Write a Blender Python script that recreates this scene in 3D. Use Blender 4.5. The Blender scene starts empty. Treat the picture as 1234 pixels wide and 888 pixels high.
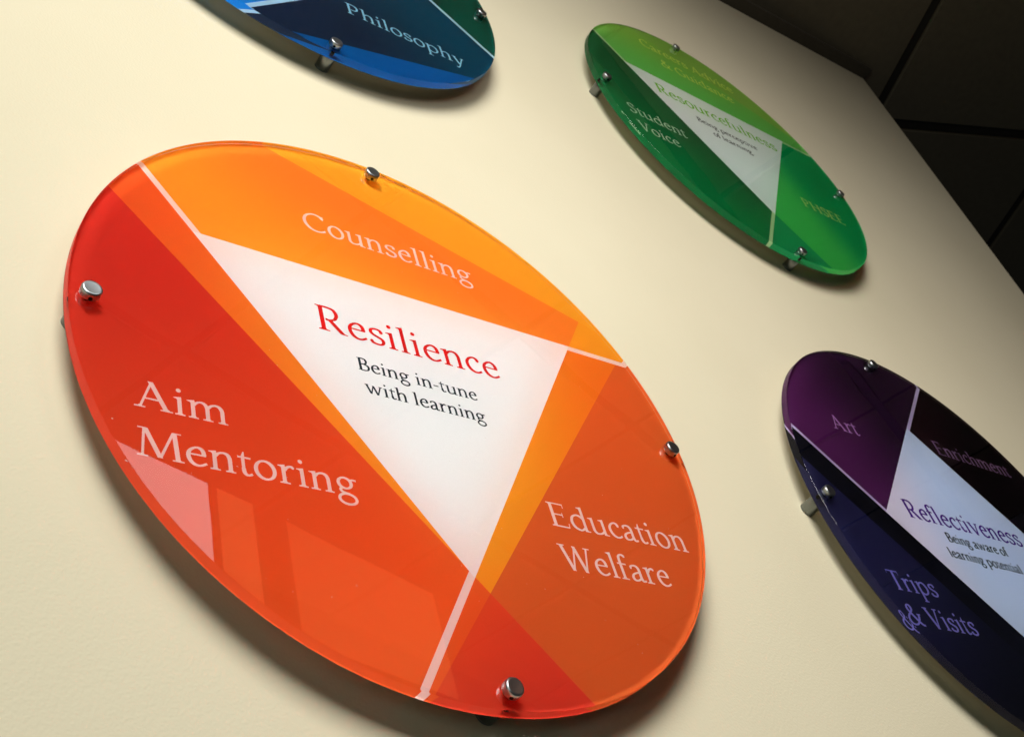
import bpy, bmesh, math, random
from mathutils import Matrix, Vector

# ================================================================ camera, world, lamps, exposure
sc = bpy.context.scene
col = sc.collection
U = 0.25                      # sign radius in metres: shapes below are written in sign radii
H0 = 1.26                     # height of the big sign's centre above the floor

def W(x, y, z=0.0):           # x along the wall, y up, z out of the sign faces -> world
    return Vector((x * U, -z * U, y * U + H0))

cam_data = bpy.data.cameras.new('camera')
cam = bpy.data.objects.new('camera', cam_data)
col.objects.link(cam)
rot = Matrix(((0.792345, -0.233292, -0.563706), (-0.557957, -0.650791, -0.514932), (-0.246726, 0.722527, -0.645818)))
cam.matrix_world = Matrix.Translation(Vector((-0.415, -0.46094, 0.72743))) @ rot.to_4x4()
cam_data.lens = 40.8283
cam_data.sensor_width = 36
cam_data.clip_start = 0.01
cam_data.clip_end = 100
cam_data.dof.use_dof = True
cam_data.dof.focus_distance = 0.84
cam_data.dof.aperture_fstop = 26
sc.camera = cam

world = bpy.data.worlds.new('World')
sc.world = world
world.use_nodes = True
world.node_tree.nodes['Background'].inputs['Color'].default_value = (0.75, 0.85, 1.0, 1)
world.node_tree.nodes['Background'].inputs['Strength'].default_value = 0.012

def rect_light(name, corner, width, height, radiance, colour, h=(0.945, 0.0, 0.326), spread=180, aim=None):
    """rectangular area lamp, for the windows and the added low fill; corner = its upper right corner, h = direction along its head"""
    hx = Vector((h[0], -h[2], h[1])).normalized()
    up = Vector((0, 0, 1))
    n = hx.cross(up)
    if n.y < 0: n = -n                       # shine towards the wall (+Y)
    ld = bpy.data.lights.new(name, 'AREA')
    ld.shape = 'RECTANGLE'
    ld.size, ld.size_y = width * U, height * U
    ld.energy = radiance * math.pi * ld.size * ld.size_y
    ld.color = colour
    ld.spread = math.radians(spread)
    o = bpy.data.objects.new(name, ld)
    col.objects.link(o)
    z = -n
    x = up.cross(z).normalized()
    m = Matrix((x, up, z)).transposed().to_4x4()
    c = W(*corner) - hx * (width * U / 2) - up * (height * U / 2)
    if aim:                                  # corner is then the middle of a lamp turned towards aim
        c = W(*corner)
        z = (c - W(*aim)).normalized()
        x = up.cross(z).normalized()
        m = Matrix((x, z.cross(x), z)).transposed().to_4x4()
    o.matrix_world = Matrix.Translation(c) @ m
    return o

rect_light('window_key_light', (-2.4, 3.8, 5.8), 3.6, 3.8, 6.5, (1.0, 0.985, 0.95), h=(1, 0, 0), spread=98, aim=(1.25, -0.45, 0))
rect_light('low_fill_light', (-6.0, -1.6, 4.0), 4.0, 3.6, 1.25, (0.78, 1.0, 0.86), h=(1, 0, 0), aim=(0.0, -0.6, 0))  # added cool fill that lifts the lower left, not a window of the room
rect_light('window_daylight', (1.01, 2.37, 3.27), 1.32, 1.25, 3.3, (0.92, 1.0, 0.98))
rect_light('window_side_light', (1.36, 2.37, 3.39), 0.3, 1.44, 1.9, (1.0, 0.32, 0.10))
rect_light('window_far_light', (3.12, 2.37, 4.0), 1.56, 0.87, 1.4, (1.0, 0.32, 0.10))

sc.view_settings.view_transform = 'Standard'
sc.view_settings.look = 'None'
sc.view_settings.exposure = 0.0
sc.view_settings.gamma = 1.0
sc.view_settings.use_curve_mapping = False
cy = sc.cycles
cy.use_denoising = True
cy.max_bounces = 40
cy.transmission_bounces = 32
cy.diffuse_bounces = 14
cy.glossy_bounces = 16
cy.caustics_refractive = True
cy.caustics_reflective = True
cy.blur_glossy = 0.0
cy.sample_clamp_indirect = 60.0
cy.use_adaptive_sampling = False

# ================================================================ helpers
def lin(c):
    c = c / 255.0
    return c / 12.92 if c <= 0.04045 else ((c + 0.055) / 1.055) ** 2.4
def rgb(r, g, b): return (lin(r), lin(g), lin(b), 1.0)

def new_mat(name):
    m = bpy.data.materials.new(name)
    m.use_nodes = True
    nt = m.node_tree
    return m, nt, nt.nodes['Principled BSDF'], nt.nodes['Material Output']

def link_obj(name, me, mat=None, parent=None):
    o = bpy.data.objects.new(name, me)
    col.objects.link(o)
    if mat and not me.materials: me.materials.append(mat)
    if parent: o.parent = parent
    return o

def mesh_from(name, vs, fs, mat=None, parent=None, smooth=False):
    me = bpy.data.meshes.new(name)
    me.from_pydata(vs, [], fs)
    if smooth:
        me.shade_smooth()
        me.set_sharp_from_angle(angle=math.radians(35))
    return link_obj(name, me, mat, parent)

def L(x, y, z=0.0):           # local coordinates of a sign part
    return (x * U, -z * U, y * U)

def lathe(profile, segs=48, centre=(0, 0)):
    """profile [(r, z)] from bottom axis to top axis, turned round the axis that leaves the wall"""
    vs, fs, rings = [], [], []
    for r, z in profile:
        if r < 1e-9:
            rings.append([len(vs)]); vs.append(L(centre[0], centre[1], z))
        else:
            ring = []
            for k in range(segs):
                a = 2 * math.pi * k / segs
                ring.append(len(vs)); vs.append(L(centre[0] + r * math.cos(a), centre[1] + r * math.sin(a), z))
            rings.append(ring)
    for A, B in zip(rings, rings[1:]):
        if len(A) == 1 and len(B) == 1: continue
        for k in range(segs):
            j = (k + 1) % segs
            if len(A) == 1: fs.append((A[0], B[j], B[k])[::-1])
            elif len(B) == 1: fs.append((A[k], A[j], B[0]))
            else: fs.append((A[k], A[j], B[j], B[k]))
    return vs, fs

# ================================================================ materials
T_ = 0.0336                   # acrylic thickness, in sign radii
S_ = 0.1053                   # wall to front face

m_wall, nt, bs, mo = new_mat('cream_painted_plaster')
tc = nt.nodes.new('ShaderNodeTexCoord')
n1 = nt.nodes.new('ShaderNodeTexNoise'); n1.inputs['Scale'].default_value = 520; n1.inputs['Detail'].default_value = 4
n2 = nt.nodes.new('ShaderNodeTexNoise'); n2.inputs['Scale'].default_value = 3.0; n2.inputs['Detail'].default_value = 5
n3 = nt.nodes.new('ShaderNodeTexVoronoi'); n3.inputs['Scale'].default_value = 13.0
n4 = nt.nodes.new('ShaderNodeTexNoise'); n4.inputs['Scale'].default_value = 26.0; n4.inputs['Detail'].default_value = 3
for n in (n1, n2, n3, n4): nt.links.new(tc.outputs['Object'], n.inputs['Vector'])
mx = nt.nodes.new('ShaderNodeMix'); mx.data_type = 'RGBA'
mx.inputs['A'].default_value = rgb(219, 210, 183); mx.inputs['B'].default_value = rgb(203, 193, 164)
nt.links.new(n2.outputs['Fac'], mx.inputs['Factor'])
lt = nt.nodes.new('ShaderNodeMath'); lt.operation = 'LESS_THAN'; lt.inputs[1].default_value = 0.018
nt.links.new(n3.outputs['Distance'], lt.inputs[0])
sel = nt.nodes.new('ShaderNodeMath'); sel.operation = 'MULTIPLY'
g = nt.nodes.new('ShaderNodeMath'); g.operation = 'GREATER_THAN'; g.inputs[1].default_value = 0.6
nt.links.new(n4.outputs['Fac'], g.inputs[0]); nt.links.new(lt.outputs[0], sel.inputs[0]); nt.links.new(g.outputs[0], sel.inputs[1])
mx2 = nt.nodes.new('ShaderNodeMix'); mx2.data_type = 'RGBA'; mx2.inputs['B'].default_value = rgb(150, 135, 105)
nt.links.new(sel.outputs[0], mx2.inputs['Factor']); nt.links.new(mx.outputs['Result'], mx2.inputs['A'])
nt.links.new(mx2.outputs['Result'], bs.inputs['Base Color'])
bs.inputs['Roughness'].default_value = 0.75
bs.inputs['Specular IOR Level'].default_value = 0.25
ad = nt.nodes.new('ShaderNodeMath'); ad.operation = 'MULTIPLY_ADD'; ad.inputs[1].default_value = 0.8
nt.links.new(n4.outputs['Fac'], ad.inputs[0]); nt.links.new(n1.outputs['Fac'], ad.inputs[2])
bp = nt.nodes.new('ShaderNodeBump'); bp.inputs['Strength'].default_value = 0.32; bp.inputs['Distance'].default_value = 0.0007
nt.links.new(ad.outputs[0], bp.inputs['Height']); nt.links.new(bp.outputs['Normal'], bs.inputs['Normal'])

def dull(name, c, rough=0.9, spec=0.1, scale=60):
    m, nt, bs, mo = new_mat(name)
    tc = nt.nodes.new('ShaderNodeTexCoord'); n = nt.nodes.new('ShaderNodeTexNoise'); n.inputs['Scale'].default_value = scale
    n.inputs['Detail'].default_value = 6
    nt.links.new(tc.outputs['Object'], n.inputs['Vector'])
    mx = nt.nodes.new('ShaderNodeMix'); mx.data_type = 'RGBA'
    mx.inputs['A'].default_value = tuple(v * 0.85 for v in c[:3]) + (1,)
    mx.inputs['B'].default_value = tuple(min(1, v * 1.15) for v in c[:3]) + (1,)
    nt.links.new(n.outputs['Fac'], mx.inputs['Factor']); nt.links.new(mx.outputs['Result'], bs.inputs['Base Color'])
    bs.inputs['Roughness'].default_value = rough; bs.inputs['Specular IOR Level'].default_value = spec
    return m
m_tile = dull('mineral_ceiling_tile', (0.19, 0.165, 0.115, 1))
m_grid = dull('dark_ceiling_grid', (0.045, 0.043, 0.036, 1))
m_trim = dull('dark_edge_trim', (0.10, 0.09, 0.07, 1))

m_ac, nt, bs, mo = new_mat('clear_acrylic')
nt.nodes.remove(bs)
gl = nt.nodes.new('ShaderNodeBsdfGlass'); gl.inputs['IOR'].default_value = 1.49; gl.inputs['Roughness'].default_value = 0.0
tc = nt.nodes.new('ShaderNodeTexCoord'); n = nt.nodes.new('ShaderNodeTexNoise'); n.inputs['Scale'].default_value = 14.0; n.inputs['Detail'].default_value = 1
nt.links.new(tc.outputs['Object'], n.inputs['Vector'])
bp = nt.nodes.new('ShaderNodeBump'); bp.inputs['Strength'].default_value = 0.14; bp.inputs['Distance'].default_value = 0.0006
nt.links.new(n.outputs['Fac'], bp.inputs['Height']); nt.links.new(bp.outputs['Normal'], gl.inputs['Normal'])
nt.links.new(gl.outputs[0], mo.inputs['Surface'])

m_edge, nt, bs, mo = new_mat('machined_acrylic_edge')      # cut edge: total reflection inside, little surface gloss outside
nt.nodes.remove(bs)
rf = nt.nodes.new('ShaderNodeBsdfRefraction'); rf.inputs['IOR'].default_value = 1.49; rf.inputs['Roughness'].default_value = 0.0
gs = nt.nodes.new('ShaderNodeBsdfGlossy'); gs.inputs['Roughness'].default_value = 0.0; gs.inputs['Color'].default_value = (1, 1, 1, 1)
fr = nt.nodes.new('ShaderNodeFresnel'); fr.inputs['IOR'].default_value = 1.49
f1 = nt.nodes.new('ShaderNodeMath'); f1.operation = 'GREATER_THAN'; f1.inputs[1].default_value = 0.98
f2 = nt.nodes.new('ShaderNodeMath'); f2.operation = 'MULTIPLY'; f2.inputs[1].default_value = 0.3
f3 = nt.nodes.new('ShaderNodeMath'); f3.operation = 'MAXIMUM'
nt.links.new(fr.outputs[0], f1.inputs[0]); nt.links.new(fr.outputs[0], f2.inputs[0])
nt.links.new(f1.outputs[0], f3.inputs[0]); nt.links.new(f2.outputs[0], f3.inputs[1])
mxs = nt.nodes.new('ShaderNodeMixShader')
nt.links.new(f3.outputs[0], mxs.inputs[0]); nt.links.new(rf.outputs[0], mxs.inputs[1]); nt.links.new(gs.outputs[0], mxs.inputs[2])
nt.links.new(mxs.outputs[0], mo.inputs['Surface'])

m_steel, nt, bs, mo = new_mat('satin_nickel')
tc = nt.nodes.new('ShaderNodeTexCoord'); n = nt.nodes.new('ShaderNodeTexNoise'); n.inputs['Scale'].default_value = 1500
nt.links.new(tc.outputs['Object'], n.inputs['Vector'])
mr = nt.nodes.new('ShaderNodeMapRange'); mr.inputs['To Min'].default_value = 0.24; mr.inputs['To Max'].default_value = 0.36
nt.links.new(n.outputs['Fac'], mr.inputs['Value']); nt.links.new(mr.outputs[0], bs.inputs['Roughness'])
bs.inputs['Metallic'].default_value = 1.0; bs.inputs['Base Color'].default_value = (0.46, 0.48, 0.49, 1)
m_barrel = m_steel.copy(); m_barrel.name = 'dull_nickel'
m_barrel.node_tree.nodes['Principled BSDF'].inputs['Base Color'].default_value = (0.2, 0.215, 0.21, 1)
m_black = dull('black_hole', (0.006, 0.006, 0.006, 1), 0.6)

def ink(name, c0, c1=None, p0=(0, 0), p1=(1, 0), trans=0.07):
    """flat printed colour as seen through the bonded acrylic; c1 given: an even blend from p0 to p1 (sign radii).
    Ink under acrylic looks darker than the bare ink (light is trapped by total reflection): the bare ink is worked out here."""
    bare = lambda c: tuple(min(0.985, v / (0.41 + 0.57 * v)) for v in c[:3]) + (1,)
    c0 = bare(c0)
    if c1: c1 = bare(c1)
    m, nt, bs, mo = new_mat(name)
    nt.nodes.remove(bs)
    df = nt.nodes.new('ShaderNodeBsdfDiffuse')
    tc = nt.nodes.new('ShaderNodeTexCoord')
    if c1:
        d = Vector((p1[0] - p0[0], 0, p1[1] - p0[1])) * U
        vm = nt.nodes.new('ShaderNodeVectorMath'); vm.operation = 'SUBTRACT'
        vm.inputs[1].default_value = (p0[0] * U, 0, p0[1] * U)
        nt.links.new(tc.outputs['Object'], vm.inputs[0])
        dt = nt.nodes.new('ShaderNodeVectorMath'); dt.operation = 'DOT_PRODUCT'
        dt.inputs[1].default_value = d / d.length_squared
        nt.links.new(vm.outputs['Vector'], dt.inputs[0])
        mr = nt.nodes.new('ShaderNodeMapRange'); mr.interpolation_type = 'SMOOTHSTEP'
        nt.links.new(dt.outputs['Value'], mr.inputs['Value'])
        mx = nt.nodes.new('ShaderNodeMix'); mx.data_type = 'RGBA'
        mx.inputs['A'].default_value = c0; mx.inputs['B'].default_value = c1
        nt.links.new(mr.outputs['Result'], mx.inputs['Factor'])
        src = mx.outputs['Result']
    else:
        cn = nt.nodes.new('ShaderNodeRGB'); cn.outputs[0].default_value = c0; src = cn.outputs[0]
    # fine print grain
    ns = nt.nodes.new('ShaderNodeTexNoise'); ns.inputs['Scale'].default_value = 900; ns.inputs['Detail'].default_value = 2
    nt.links.new(tc.outputs['Object'], ns.inputs['Vector'])
    m2 = nt.nodes.new('ShaderNodeMapRange'); m2.inputs['To Min'].default_value = 0.94; m2.inputs['To Max'].default_value = 1.01
    nt.links.new(ns.outputs['Fac'], m2.inputs['Value'])
    ml = nt.nodes.new('ShaderNodeVectorMath'); ml.operation = 'SCALE'
    nt.links.new(src, ml.inputs[0]); nt.links.new(m2.outputs[0], ml.inputs['Scale'])
    nt.links.new(ml.outputs[0], df.inputs['Color'])
    tr = nt.nodes.new('ShaderNodeBsdfTranslucent'); nt.links.new(ml.outputs[0], tr.inputs['Color'])
    mh = nt.nodes.new('ShaderNodeMixShader'); mh.inputs[0].default_value = trans
    nt.links.new(df.outputs[0], mh.inputs[1]); nt.links.new(tr.outputs[0], mh.inputs[2])
    nt.links.new(mh.outputs[0], mo.inputs['Surface'])
    return m

# ================================================================ the setting
def struct(name, vs, fs, mat, **kw):
    o = mesh_from(name, vs, fs, mat, **kw)
    if not o.parent: o['kind'] = 'structure'
    return o

def prism(pts, z0, z1):
    """pts (x, y) anticlockwise, extruded from z0 (back) to z1 (front)"""
    n = len(pts)
    vs = [W(x, y, z0) for x, y in pts] + [W(x, y, z1) for x, y in pts]
    fs = [tuple(range(n))[::-1], tuple(range(n, 2 * n))] + [(i, (i + 1) % n, n + (i + 1) % n, n + i) for i in range(n)]
    return vs, fs

WT = [(6.03 - 0.068 * 7.9, -5.04), (6.233, 5.829), (3.4, 5.509), (-6.0, 5.509), (-6.0, -5.04)]
vs, fs = prism(WT, -S_ - 0.6, -S_)
struct('wall', vs, fs, m_wall)

ceil_root = bpy.data.objects.new('ceiling', None)
col.objects.link(ceil_root); ceil_root['kind'] = 'structure'
CY_ = 5.90
cx0, cz0 = 6.777, -0.432
ux, uz = 0.94, 0.342
def CP(a, b, y): return W(cx0 + a * ux - b * uz, y, cz0 + a * uz + b * ux)
def slab(a0, a1, b0, b1, y0, y1):
    q = [(a0, b0), (a1, b0), (a1, b1), (a0, b1)]
    vs = [CP(a, b, y0) for a, b in q] + [CP(a, b, y1) for a, b in q]
    fs = [(0, 1, 2, 3), (7, 6, 5, 4)] + [(i, 4 + i, 4 + (i + 1) % 4, (i + 1) % 4) for i in range(4)]
    return vs, fs
PT, GW = 2.4, 0.10
for i in range(-4, 4):
    for j in range(-2, 4):
        vs, fs = slab(i * PT + GW / 2 + .012, (i + 1) * PT - GW / 2 - .012, j * PT + GW / 2 + .012, (j + 1) * PT - GW / 2 - .012, CY_, CY_ + 0.06)
        struct('ceiling_tile', vs, fs, m_tile, parent=ceil_root)
for i in range(-4, 5):
    vs, fs = slab(i * PT - GW / 2, i * PT + GW / 2, -2 * PT, 4 * PT, CY_ + 0.03, CY_ + 0.09)
    struct('grid_bar', vs, fs, m_grid, parent=ceil_root)
for j in range(-2, 5):
    for i in range(-4, 4):
        vs, fs = slab(i * PT + GW / 2 + .001, (i + 1) * PT - GW / 2 - .001, j * PT - GW / 2, j * PT + GW / 2, CY_ + 0.03, CY_ + 0.09)
        struct('grid_bar', vs, fs, m_grid, parent=ceil_root)
vs, fs = slab(-4 * PT, 4 * PT, -2 * PT, 4 * PT, CY_ + 0.12, CY_ + 0.16)
struct('ceiling_void', vs, fs, m_grid, parent=ceil_root)
# shadow trim along the head of the wall
k = (5.829 - 5.509) / (6.233 - 3.4)
tp = [(-6, 5.515), (3.4, 5.515), (6.26, 5.515 + k * 2.86), (6.26, 5.55 + k * 2.86), (3.4, 5.55), (-6, 5.55)]
vs, fs = prism(tp, -S_ - 0.6, -S_ + 0.10)
struct('edge_trim', vs, fs, m_trim, parent=ceil_root)

# ================================================================ the signs
PZ = -T_ + 0.0016             # printed layer, bonded into the back of the acrylic
LZ = 0.00012                  # one layer of print

def circle_poly(r=0.9994, n=360): return [(r * math.cos(2 * math.pi * k / n), r * math.sin(2 * math.pi * k / n)) for k in range(n)]
def clip(poly, a, b, d=0.0):
    """keep what lies left of the line a -> b shifted d to its left"""
    nx, ny = -(b[1] - a[1]), b[0] - a[0]
    l = math.hypot(nx, ny); nx, ny = nx / l, ny / l
    s = lambda p: (p[0] - a[0]) * nx + (p[1] - a[1]) * ny - d
    out = []
    for i, p in enumerate(poly):
        q = poly[(i + 1) % len(poly)]
        sp, sq = s(p), s(q)
        if sp >= 0: out.append(p)
        if (sp > 0 > sq) or (sp < 0 < sq):
            t = sp / (sp - sq)
            out.append((p[0] + (q[0] - p[0]) * t, p[1] + (q[1] - p[1]) * t))
    return out
def flat(name, poly, layer, mat, parent):
    z = PZ + layer * LZ
    return mesh_from(name, [L(x, y, z) for x, y in poly], [tuple(range(len(poly)))], mat, parent)

def lettering(s, ox, oy, k, mat, parent, layer=3, weight=1.0):
    global PEN
    PEN = weight
    vs, fs, x = [], [], 0
    for c in s:
        adv, prims = glyph(c)
        for n, pr in enumerate(prims):
            b = len(vs); z = PZ + layer * LZ + n * 2e-5
            if pr[0] == 'poly':
                vs += [L(ox + k * (x + p[0]), oy + k * p[1], z) for p in pr[1]]
                fs.append(tuple(range(b, len(vs))))
            else:
                A, B, cl = pr[1:]; m = len(A)
                vs += [L(ox + k * (x + p[0]), oy + k * p[1], z) for p in A] + [L(ox + k * (x + p[0]), oy + k * p[1], z) for p in B]
                for i in range(m if cl else m - 1):
                    j = (i + 1) % m; fs.append((b + i, b + j, b + m + j, b + m + i))
        x += adv
    return mesh_from('lettering', vs, fs, mat, parent)

# shared hardware meshes
def mesh_only(name, vs, fs, mat, sharp=35):
    me = bpy.data.meshes.new(name); me.from_pydata(vs, [], fs); me.materials.append(mat)
    me.shade_smooth(); me.set_sharp_from_angle(angle=math.radians(sharp)); return me
e = 0.0012
N = 720
ac_me = mesh_only('acrylic_disc', *lathe([(0, -T_), (1 - e, -T_), (1, -T_ + e), (1, -e), (1 - e, 0), (0, 0)], N), m_ac, 20)
ac_me.materials.append(m_edge)
for f in ac_me.polygons:
    if abs(f.normal.y) < 0.9: f.material_index = 1
barrel_me = mesh_only('standoff', *lathe([(0, -S_ + .0002), (.029, -S_ + .0002), (.029, -S_ + .003), (.0282, -S_ + .0045), (.029, -S_ + .006), (.029, -T_ - .003), (.0275, -T_ - .0006), (0, -T_ - .0006)], 48), m_barrel)
cap_me = mesh_only('cap', *lathe([(0, .0006), (.0240, .0006), (.0252, .003), (.0256, .006), (.0256, .0165), (.0249, .0205), (.0232, .0232), (.0212, .0240), (.0185, .0238), (0, .0236)], 48), m_steel, 50)
stud_me = mesh_only('stud', *lathe([(0, PZ + .0015), (.0075, PZ + .0015), (.0075, -.0006), (0, -.0006)], 24), m_black)
# grub screw hole on the underside of a cap
sv, sf = [], []
for q, yy in enumerate((-.0246, -.0259)):
    for k in range(16):
        a = 2 * math.pi * k / 16
        sv.append(L(.0052 * math.cos(a), yy, .0095 + .0052 * math.sin(a)))
sf = [tuple(range(16))[::-1], tuple(range(16, 32))] + [(i, (i + 1) % 16, 16 + (i + 1) % 16, 16 + i) for i in range(16)]
screw_me = mesh_only('screw_hole', sv, sf, m_black)

TRI = [(0.0008, -0.633), (-0.6617, 0.380), (0.6744, 0.397)]
DIA = [(-0.58, 0.0), (0.0, 0.58), (0.58, 0.0), (0.0, -0.58)]

def make_sign(name, label, cx, cy, shape, line_w, line_mat, centre_mat, sector_mats, gy=0):
    root = bpy.data.objects.new(name, None)
    col.objects.link(root)
    root.location = W(cx, cy, 0)
    root['label'] = label; root['category'] = 'wall sign'; root['group'] = 'round acrylic signs on the cream wall'
    link_obj('acrylic_disc', ac_me, None, root)
    n = len(shape)
    E = [(shape[i], shape[(i + 1) % n]) for i in range(n)]     # clockwise: outside is on the left
    p = circle_poly()
    for a, b in E: p = clip(p, b, a)
    centre = flat('centre_panel', p, 0, centre_mat, root)
    sectors = []
    for i in range(n):
        a, b = E[i]; pa, pb = E[i - 1]
        p = clip(circle_poly(), a, b)
        p = clip(p, pb, pa, line_w)
        if n == 4:       # keep only the near side of a diamond's edge
            pass
        sectors.append((p, flat('sector', p, 0, sector_mats[i], root)))
        q = clip(circle_poly(), a, b)
        q = clip(q, pb, pa); q = clip(q, pa, pb, -line_w)
        flat('divider_line', q, 0, line_mat, root)
    for ang in (0, 90, 180, 270):
        x, y = .9507 * math.cos(math.radians(ang)), .9507 * math.sin(math.radians(ang))
        s = link_obj('standoff', barrel_me, None, root); s.location = L(x, y)
        c = link_obj('cap', cap_me, None, s)
        c.rotation_euler = (0, 0, 0)
        h = link_obj('screw_hole', screw_me, None, s)
        h.rotation_euler = (0, math.radians({0: -14, 90: 6, 180: 2, 270: 22}[ang]), 0)
        link_obj('stud', stud_me, None, s)
    return root, centre, sectors

def overlay(sector, cuts, mat, layer=1):
    p, o = sector
    for c in cuts: p = clip(p, *c)
    return flat('tone_band', p, layer, mat, o)

PEN = 1.0
# ---------------------------------------------------------------- lettering: a broad-nib roman drawn stroke by stroke (1000 units per em)
def smooth(P, closed=False, n=6):
    out = []
    m = len(P)
    rng = range(m if closed else m - 1)
    for i in rng:
        if closed:
            a, b, c, d = P[(i - 1) % m], P[i], P[(i + 1) % m], P[(i + 2) % m]
        else:
            b, c = P[i], P[i + 1]
            a = P[i - 1] if i > 0 else (2 * b[0] - c[0], 2 * b[1] - c[1])
            d = P[i + 2] if i + 2 < m else (2 * c[0] - b[0], 2 * c[1] - b[1])
        for k in range(n):
            t = k / n
            out.append(tuple(0.5 * ((2 * b[j]) + (-a[j] + c[j]) * t + (2 * a[j] - 5 * b[j] + 4 * c[j] - d[j]) * t * t
                                    + (-a[j] + 3 * b[j] - 3 * c[j] + d[j]) * t ** 3) for j in (0, 1)))
    if not closed:
        out.append(tuple(P[-1]))
    return out

def pen(P, W=88, T=45, phi=16, closed=False):
    """strip of quads along a skeleton; width follows the angle to a broad nib"""
    Q = smooth(P, closed)
    W, T = W * PEN + 3, T * PEN + 4
    m = len(Q)
    L, Rr = [], []
    ph = math.radians(phi)
    for i in range(m):
        a = Q[(i - 1) % m] if (closed or i > 0) else Q[i]
        b = Q[(i + 1) % m] if (closed or i < m - 1) else Q[i]
        th = math.atan2(b[1] - a[1], b[0] - a[0])
        w = math.hypot(W * math.sin(th - ph), T * math.cos(th - ph)) / 2
        nx, ny = -math.sin(th), math.cos(th)
        L.append((Q[i][0] + nx * w, Q[i][1] + ny * w))
        Rr.append((Q[i][0] - nx * w, Q[i][1] - ny * w))
    return ('strip', L, Rr, closed)

def poly(*P): return ('poly', list(P))
def rect(x0, y0, x1, y1):
    if y1 - y0 < 45: y0, y1 = y0 - 3 - 20 * (PEN - 1), y1 + 5 + 20 * (PEN - 1)
    return poly((x0, y0), (x1, y0), (x1, y1), (x0, y1))
def blob(x, y, r): return poly(*[(x + r * math.cos(k * math.pi / 6), y + r * math.sin(k * math.pi / 6)) for k in range(12)])
def bar(x0, y0, x1, y1, w):
    th = math.atan2(y1 - y0, x1 - x0)
    h = (w * PEN / 2 + 6) / abs(math.sin(th))
    return poly((x0 - h, y0), (x1 - h, y1), (x1 + h, y1), (x0 + h, y0))
def foot(x, w, l, r, y=0, s=1, t=29):
    h = w / 2
    return poly((x - h - l, y), (x + h + r, y), (x + h + r, y + s * t), (x + h + r * .3, y + s * (t + 6)), (x + h, y + s * (t + 34)),
                (x - h, y + s * (t + 34)), (x - h - l * .3, y + s * (t + 6)), (x - h - l, y + s * t))
def flag(x, w, y):
    h = w / 2
    return poly((x - h, y - 75), (x - h - 20, y - 50), (x - h - 78, y - 36), (x - h - 78, y - 20), (x + h, y + 12), (x + h, y - 75))
def stem(x, y0, y1, w=84):
    w = w * PEN + 3
    return rect(x - w / 2, y0, x + w / 2, y1)
def ell(cx, cy, rx, ry, n=12): return [(cx + rx * math.cos(2 * math.pi * k / n), cy + ry * math.sin(2 * math.pi * k / n)) for k in range(n)]
CW = 95
def ff(x, w=84, l=62, r=62, y=0, s=1): return foot(x, w, l, r, y, s)

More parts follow.
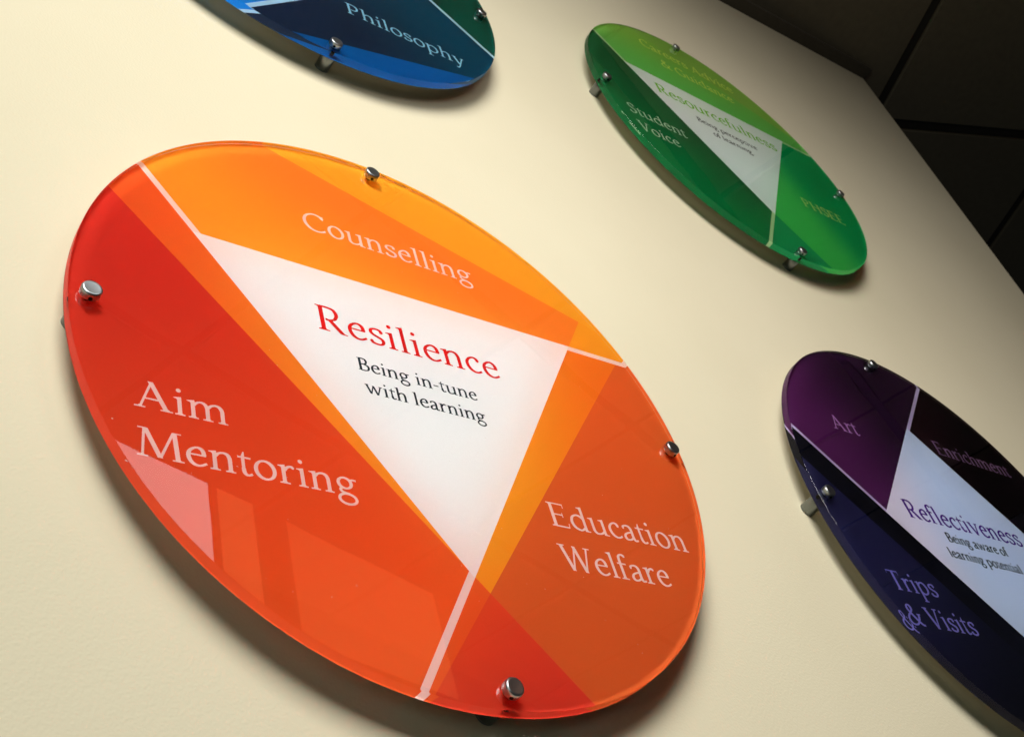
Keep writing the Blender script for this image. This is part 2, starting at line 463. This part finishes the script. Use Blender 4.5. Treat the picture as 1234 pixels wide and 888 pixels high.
def glyph(c):
    lw = 84
    if c == ' ': return 250, []
    if c == '-': return 333, [rect(40, 212, 293, 252)]
    if c == '.': return 250, [blob(125, 42, 50)]
    if c == 'i': return 291, [stem(145, 10, 440), ff(145), flag(145, lw, 465), blob(140, 640, 52)]
    if c == 'l': return 291, [stem(145, 10, 690), ff(145), flag(145, lw, 720)]
    if c == 'n': return 582, [stem(128, 10, 440), ff(128), flag(128, lw, 465), pen([(150, 350), (215, 420), (310, 452), (395, 425), (438, 340), (442, 220)]), stem(442, 10, 235), ff(442)]
    if c == 'h': return 582, [stem(122, 10, 690), ff(122), flag(122, lw, 720), pen([(145, 350), (215, 420), (310, 452), (395, 425), (436, 340), (440, 220)]), stem(440, 10, 235), ff(440)]
    if c == 'm': return 883, [stem(128, 10, 440), ff(128), flag(128, lw, 465), pen([(150, 350), (215, 420), (300, 452), (380, 425), (424, 340), (428, 220)]), stem(428, 10, 235), ff(428),
                              pen([(452, 350), (520, 420), (610, 452), (690, 425), (738, 340), (742, 220)]), stem(742, 10, 235), ff(742)]
    if c == 'r': return 395, [stem(128, 10, 440), ff(128, r=80), flag(128, lw, 465), pen([(150, 330), (210, 410), (280, 448), (350, 440)], W=90, T=50), blob(344, 428, 34)]
    if c == 'u': return 603, [stem(128, 170, 440), flag(128, lw, 465), pen([(128, 200), (136, 90), (200, 26), (290, 24), (380, 60), (455, 125)]), stem(462, 10, 440), flag(462, lw, 465), foot(462, lw, 0, 80)]
    if c == 't': return 326, [poly((100, 170), (172, 170), (172, 590), (150, 590), (100, 480)), pen([(136, 180), (146, 80), (190, 26), (250, 24), (315, 62)]), rect(25, 428, 305, 462)]
    if c == 'f': return 333, [stem(130, 10, 560), ff(130, r=90), rect(25, 428, 300, 462), pen([(130, 540), (140, 640), (195, 705), (270, 712), (335, 680)], T=44), blob(322, 676, 34)]
    if c == 'o': return 546, [pen(ell(273, 232, 200, 226), closed=True)]
    if c == 'c': return 444, [pen([(372, 372), (335, 435), (262, 456), (160, 410), (85, 310), (78, 200), (130, 85), (225, 26), (320, 30), (415, 82)]), blob(366, 374, 36)]
    if c == 'e': return 479, [pen([(398, 280), (372, 400), (290, 456), (190, 430), (100, 340), (78, 215), (125, 90), (215, 26), (320, 28), (440, 95)]), rect(88, 262, 432, 292)]
    if c == 'a': return 500, [pen([(95, 375), (130, 430), (215, 456), (300, 438), (345, 370), (352, 260), (352, 110), (385, 38), (435, 26), (490, 52)]),
                              pen([(352, 268), (240, 245), (130, 190), (85, 110), (115, 38), (190, 24), (270, 50), (350, 110)]), blob(104, 372, 32)]
    if c == 's': return 424, [pen([(350, 362), (310, 438), (220, 456), (120, 425), (92, 350), (135, 288), (230, 240), (325, 190), (350, 115), (300, 40), (200, 22), (100, 48), (62, 115)], W=82), rect(338, 345, 358, 440), rect(52, 40, 72, 140)]
    if c == 'p': return 601, [stem(128, -265, 440), foot(128, lw, 62, 75, -272), flag(128, lw, 465), pen([(150, 75), (230, 28), (320, 22), (450, 90), (512, 230), (455, 390), (345, 452), (235, 425), (150, 350)])]
    if c == 'd': return 611, [stem(472, 10, 690), foot(472, lw, 0, 80), flag(472, lw, 720), pen([(455, 110), (360, 34), (270, 22), (140, 85), (82, 225), (135, 380), (260, 452), (370, 440), (455, 380)])]
    if c == 'g': return 556, [pen(ell(245, 318, 150, 138), closed=True, W=80), pen([(365, 395), (430, 428), (525, 425)], W=60, T=42), pen([(180, 200), (125, 150), (140, 95), (215, 62), (330, 48)], W=68, T=50),
                              pen(ell(262, -90, 198, 132), closed=True, W=70, T=52)]
    if c == 'v': return 565, [bar(98, 455, 290, -8, 74), bar(290, -8, 462, 455, 40), rect(15, 448, 190, 470), rect(390, 448, 550, 470)]
    if c == 'w': return 834, [bar(98, 455, 262, -8, 72), bar(262, -8, 410, 455, 40), bar(400, 455, 572, -8, 72), bar(572, -8, 735, 455, 40), rect(15, 448, 185, 470), rect(660, 448, 820, 470)]
    if c == 'y': return 556, [bar(98, 455, 290, 0, 74), bar(262, -95, 465, 455, 36), pen([(268, -80), (225, -175), (165, -232), (85, -232)], W=46, T=46), rect(15, 448, 190, 470), rect(390, 448, 545, 470)]
    if c == 'A': return 778, [bar(122, 10, 372, 690, 36), bar(352, 700, 648, 10, 88), rect(205, 232, 560, 264), ff(122, 30, 100, 90), ff(655, 70, 95, 85)]
    if c == 'B': return 611, [stem(140, 10, 680, CW), ff(140, CW, 65, 10), ff(140, CW, 65, 10, 692, -1), pen([(130, 674), (290, 676), (405, 640), (445, 530), (400, 415), (290, 368), (150, 360)]),
                              pen([(150, 362), (340, 358), (480, 300), (520, 190), (465, 65), (320, 17), (130, 16)])]
    if c in 'CG':
        g = [pen([(640, 575), (560, 655), (430, 690), (280, 655), (140, 540), (80, 370), (110, 200), (230, 60), (390, 12), (540, 35), (655, 110)], W=96)]
        g += [rect(628, 540, 650, 690)]
        if c == 'G': g = [pen([(640, 575), (560, 655), (430, 690), (280, 655), (140, 540), (80, 370), (110, 200), (230, 60), (390, 12), (520, 28), (640, 80)], W=96), rect(628, 540, 650, 690), stem(655, 60, 320, CW), ff(655, CW, 85, 60, 340, -1)]
        return (709 if c == 'C' else 763), g
    if c == 'E': return 611, [stem(145, 10, 680, CW), ff(145, CW, 65, 10), ff(145, CW, 65, 10, 692, -1), rect(140, 662, 530, 692), rect(510, 575, 532, 692), rect(140, 345, 450, 375), rect(430, 290, 450, 430),
                              rect(140, 0, 560, 32), poly((538, 0), (562, 0), (575, 135), (555, 135))]
    if c == 'H': return 832, [stem(165, 10, 680, CW), stem(665, 10, 680, CW), rect(165, 345, 665, 378)] + [ff(x, CW, 72, 72, y, s) for x in (165, 665) for y, s in ((0, 1), (692, -1))]
    if c == 'M': return 946, [bar(128, 10, 178, 690, 40), bar(200, 692, 470, 20, 86), bar(470, 20, 752, 692, 42), bar(770, 692, 815, 10, 84), ff(128, 30, 90, 90), ff(818, 76, 75, 80), rect(55, 670, 215, 692), rect(745, 670, 905, 692)]
    if c in 'PR':
        g = [stem(140, 10, 680, CW), ff(140, CW, 65, 85), ff(140, CW, 65, 10, 692, -1), pen([(130, 674), (300, 678), (430, 640), (482, 515), (425, 380), (310, 322), (215, 330)])]
        if c == 'R': g += [bar(300, 335, 560, 10, 84), poly((520, 0), (665, 0), (665, 20), (610, 30), (560, 70), (520, 60))]
        return (604 if c == 'P' else 668), g
    if c == 'S': return 525, [pen([(430, 570), (370, 655), (270, 685), (155, 650), (110, 560), (150, 465), (260, 390), (390, 310), (440, 200), (390, 75), (270, 15), (150, 35), (75, 120)], W=92), rect(420, 550, 442, 680), rect(62, 40, 84, 160)]
    if c == 'T': return 613, [stem(306, 10, 680, CW), ff(306, CW, 72, 72), rect(28, 660, 585, 692), poly((18, 560), (38, 560), (50, 692), (28, 692)), poly((575, 560), (595, 560), (585, 692), (563, 692))]
    if c == 'V': return 722, [bar(122, 680, 378, -10, 86), bar(372, -10, 598, 680, 42), rect(12, 670, 235, 692), rect(500, 670, 710, 692)]
    if c == 'W': return 1000, [bar(118, 680, 330, -10, 84), bar(326, -10, 520, 692, 42), bar(500, 692, 712, -10, 84), bar(706, -10, 890, 680, 42), rect(12, 670, 225, 692), rect(795, 670, 990, 692)]
    if c == '&': return 778, [pen([(745, 25), (640, 40), (510, 150), (350, 350), (250, 500), (240, 600), (300, 675), (390, 670), (435, 590), (390, 490), (260, 390), (135, 280), (88, 160), (140, 50), (270, 12), (410, 50), (540, 170), (620, 290), (645, 385)]), rect(560, 378, 740, 400)]
    raise ValueError(c)

def text_width(s): return sum(glyph(c)[0] for c in s)

G = 2.7035
# ---- big orange and red sign: Resilience
T1, T2, T3 = TRI[1], TRI[2], TRI[0]
L1 = ((-0.886, 0.455), (0.262, -0.947)); L2 = ((-0.386, 0.916), (0.865, 0.523)); L3 = ((0.868, 0.366), (-0.151, -0.907))
root, centre, sec = make_sign('wall_sign', 'big round orange and red acrylic sign reading Resilience, nearest in the photo', 0, 0, TRI, 0.021,
    ink('pink_white_line', rgb(244, 214, 205)),
    ink('white_print', rgb(238, 244, 250), rgb(242, 250, 255), (-.3, .37), (-.1, .1)),
    [ink('red_print', rgb(188, 36, 27), rgb(232, 72, 28), (-.8, .3), (-.15, -.9)),
     ink('orange_print', rgb(243, 106, 32), rgb(249, 128, 31), (0, .75), (-.25, .30)),
     ink('burnt_orange_print', rgb(212, 78, 32), rgb(198, 74, 32), (.6, .3), (.7, -.5))])
overlay(sec[0], [(L1[0], L1[1])], ink('orange_red_band', rgb(232, 70, 28), rgb(250, 114, 28), (-.85, .55), (-.15, -.4)))
overlay(sec[1], [(L2[1], L2[0], 0.0)][:0] + [(L2[0], L2[1])], ink('amber_band', rgb(250, 142, 31)), 1)
overlay(sec[1], [(T2, T3), (L2[1], L2[0])], ink('amber_tip', rgb(253, 136, 28)), 2)
overlay(sec[2], [(L3[0], L3[1], 0)][:0] + [(L3[1], L3[0])], ink('bright_orange_band', rgb(238, 96, 24), rgb(251, 122, 26), (.75, .35), (.2, -.35)), 1)
overlay(sec[2], [(L1[1], L1[0])], ink('deep_red_band', rgb(214, 56, 30), rgb(196, 44, 30), (0, -.65), (.2, -.95)), 2)
overlay(sec[2], [(L1[1], L1[0]), (L3[1], L3[0])], ink('red_tip', rgb(226, 70, 28)), 3)
w = ink('pale_letter_print', rgb(250, 214, 204)); r = ink('red_letter_print', rgb(196, 16, 14)); d = ink('slate_letter_print', rgb(20, 30, 36))
lettering('Counselling', -0.2986, 0.5654, 0.1175e-3 * 1, w, sec[1][1])
lettering('Resilience', -0.3167, 0.1305, 0.1425e-3, r, centre)
lettering('Being in-tune', -0.2117, 0.0097, 0.0677e-3, d, centre, weight=1.22)
lettering('with learning', -0.2033, -0.0732, 0.0677e-3, d, centre, weight=1.22)
lettering('Aim', -0.8483, -0.3048, 0.1188e-3, w, sec[0][1])
lettering('Mentoring', -0.849, -0.4469, 0.1188e-3, w, sec[0][1])
lettering('Education', 0.3227, -0.4092, 0.1188e-3, w, sec[2][1], 5)
lettering('Welfare', 0.3146, -0.5534, 0.1175e-3, w, sec[2][1], 5)

# ---- green sign: Resourcefulness
root, centre, sec = make_sign('wall_sign', 'round green acrylic sign reading Resourcefulness, nearest the ceiling and wall corner', G, G, TRI, 0.022,
    ink('pale_green_line', rgb(150, 190, 120)),
    ink('grey_green_print', rgb(214, 216, 208), rgb(205, 225, 214), (-.3, .3), (0, -.4)),
    [ink('bottle_green_print', rgb(22, 68, 36), rgb(6, 92, 44), (-.15, -.2), (-.6, -.75)),
     ink('leaf_green_print', rgb(108, 156, 52), rgb(78, 160, 62), (-.1, .9), (-.1, .4)),
     ink('emerald_print', rgb(44, 156, 62), rgb(0, 124, 62), (.25, -.2), (.62, -.1))])
overlay(sec[1], [(L2[0], L2[1])], ink('olive_band', rgb(108, 150, 56)), 1)
overlay(sec[2], [(L1[1], L1[0])], ink('dark_emerald_band', rgb(14, 118, 62)), 2)
w = ink('sage_letter_print', rgb(176, 216, 160)); r = ink('lime_letter_print', rgb(80, 150, 10)); d = ink('grey_letter_print', rgb(22, 26, 26))
o = ink('olive_letter_print', rgb(196, 212, 70)); o2 = ink('moss_letter_print', rgb(156, 204, 84))
lettering('Careers Advice', -0.3624, 0.7564, 0.1175e-3, o, sec[1][1], weight=1.15)
lettering('& Guidance', -0.2629, 0.6003, 0.1175e-3, o, sec[1][1], weight=1.15)
lettering('Resourcefulness', -0.4722, 0.2025, 0.139e-3, r, centre, weight=1.35)
lettering('Being perceptive', -0.2236, 0.0749, 0.0665e-3, d, centre, weight=1.6)
lettering('of learning.', -0.1395, -0.0144, 0.0665e-3, d, centre, weight=1.6)
lettering('Student', -0.8672, -0.2236, 0.1215e-3, w, sec[0][1])
lettering('Voice', -0.8556, -0.371, 0.1175e-3, w, sec[0][1])
lettering('PHSEE', 0.4162, -0.3566, 0.1175e-3, o2, sec[2][1], weight=1.15)

# ---- purple sign: Reflectiveness
root, centre, sec = make_sign('wall_sign', 'round purple and black acrylic sign reading Reflectiveness, at the right edge', G, 0, DIA, 0.018,
    ink('lilac_line', rgb(170, 150, 205)),
    ink('lilac_blue_print', rgb(226, 214, 250), rgb(180, 202, 246), (-.5, .1), (-.05, .05)),
    [ink('plum_print', rgb(62, 22, 62), rgb(28, 11, 30), (-.85, .35), (-.1, .55)),
     ink('black_plum_print', rgb(24, 8, 14), rgb(10, 4, 8), (.05, .7), (.5, .5)),
     ink('violet_print', rgb(40, 24, 80)),
     ink('navy_print', rgb(24, 24, 50), rgb(9, 9, 18), (-.85, -.1), (-.3, -.75))])
overlay(sec[3], [((-1.0, 0.22), (0.0, -0.78))], ink('black_navy_band', rgb(8, 8, 16)), 1)
w = ink('periwinkle_letter_print', rgb(98, 94, 196)); r = ink('purple_letter_print', rgb(44, 2, 92)); d = ink('teal_letter_print', rgb(2, 14, 16))
lettering('Art', -0.6126, 0.4181, 0.1155e-3, ink('orchid_letter_print', rgb(176, 112, 190)), sec[0][1])
lettering('Enrichment', 0.1509, 0.471, 0.1155e-3, ink('mauve_letter_print', rgb(110, 80, 112)), sec[1][1], weight=1.15)
lettering('Reflectiveness', -0.4201, 0.0083, 0.132e-3, r, centre, weight=1.35)
lettering('Being aware of', -0.2258, -0.0739, 0.0662e-3, d, centre, weight=1.75)
lettering('learning potential', -0.2791, -0.1565, 0.0662e-3, d, centre, weight=1.75)
lettering('Trips', -0.8142, -0.3827, 0.119e-3, w, sec[3][1], weight=1.15)
lettering('& Visits', -0.8324, -0.5282, 0.121e-3, w, sec[3][1], weight=1.15)

# ---- blue sign: Philosophy
root, centre, sec = make_sign('wall_sign', 'round navy and blue acrylic sign reading Philosophy, cut off by the top edge', 0, G, DIA, 0.022,
    ink('pale_cyan_line', rgb(150, 205, 225)),
    ink('ice_white_print', rgb(225, 236, 242)),
    [ink('teal_print', rgb(0, 96, 120)),
     ink('dark_green_print', rgb(0, 44, 34), rgb(0, 56, 44), (.4, .3), (.95, 0)),
     ink('midnight_print', rgb(10, 24, 42), rgb(0, 44, 64), (.1, -.8), (.8, -.4)),
     ink('bright_blue_print', rgb(8, 100, 196))])
overlay(sec[2], [((0.695, -0.678), (-0.202, -0.967))], ink('mid_blue_band', rgb(0, 62, 124)), 1)
lettering('Philosophy', 0.1232, -0.5955, 0.1178e-3, ink('sky_letter_print', rgb(120, 200, 235)), sec[2][1])

# ---- dust settled on the big sign
random.seed(4)
big = [o for o in bpy.data.objects if o.name == 'wall_sign'][0]
vs, fs = [], []
spots = [(-0.905, -0.375, .0022, .0016), (-0.84, -0.45, .0016, .0014), (-0.62, -0.44, .003, .0009), (-0.43, -0.76, .002, .001), (-0.36, -0.72, .0035, .0006)]
for i in range(46):
    a = random.uniform(math.pi, 1.75 * math.pi) if i % 2 else random.uniform(0, 2 * math.pi); rr = random.uniform(.15, .97)
    spots.append((rr * math.cos(a), rr * math.sin(a), random.uniform(.0006, .0014), random.uniform(.0004, .001)))
for x, y, rx, ry in spots:
    b = len(vs); t = random.uniform(0, math.pi)
    for k in range(6):
        a = k * math.pi / 3; px, py = rx * math.cos(a), ry * math.sin(a)
        vs.append(L(x + px * math.cos(t) - py * math.sin(t), y + px * math.sin(t) + py * math.cos(t), .0002))
    vs.append(L(x, y, .0010))
    fs += [(b + k, b + (k + 1) % 6, b + 6) for k in range(6)]
dust = mesh_from('dust_specks', vs, fs, dull('pale_dust', (0.75, 0.66, 0.55, 1)), big)
dust['kind'] = 'stuff'
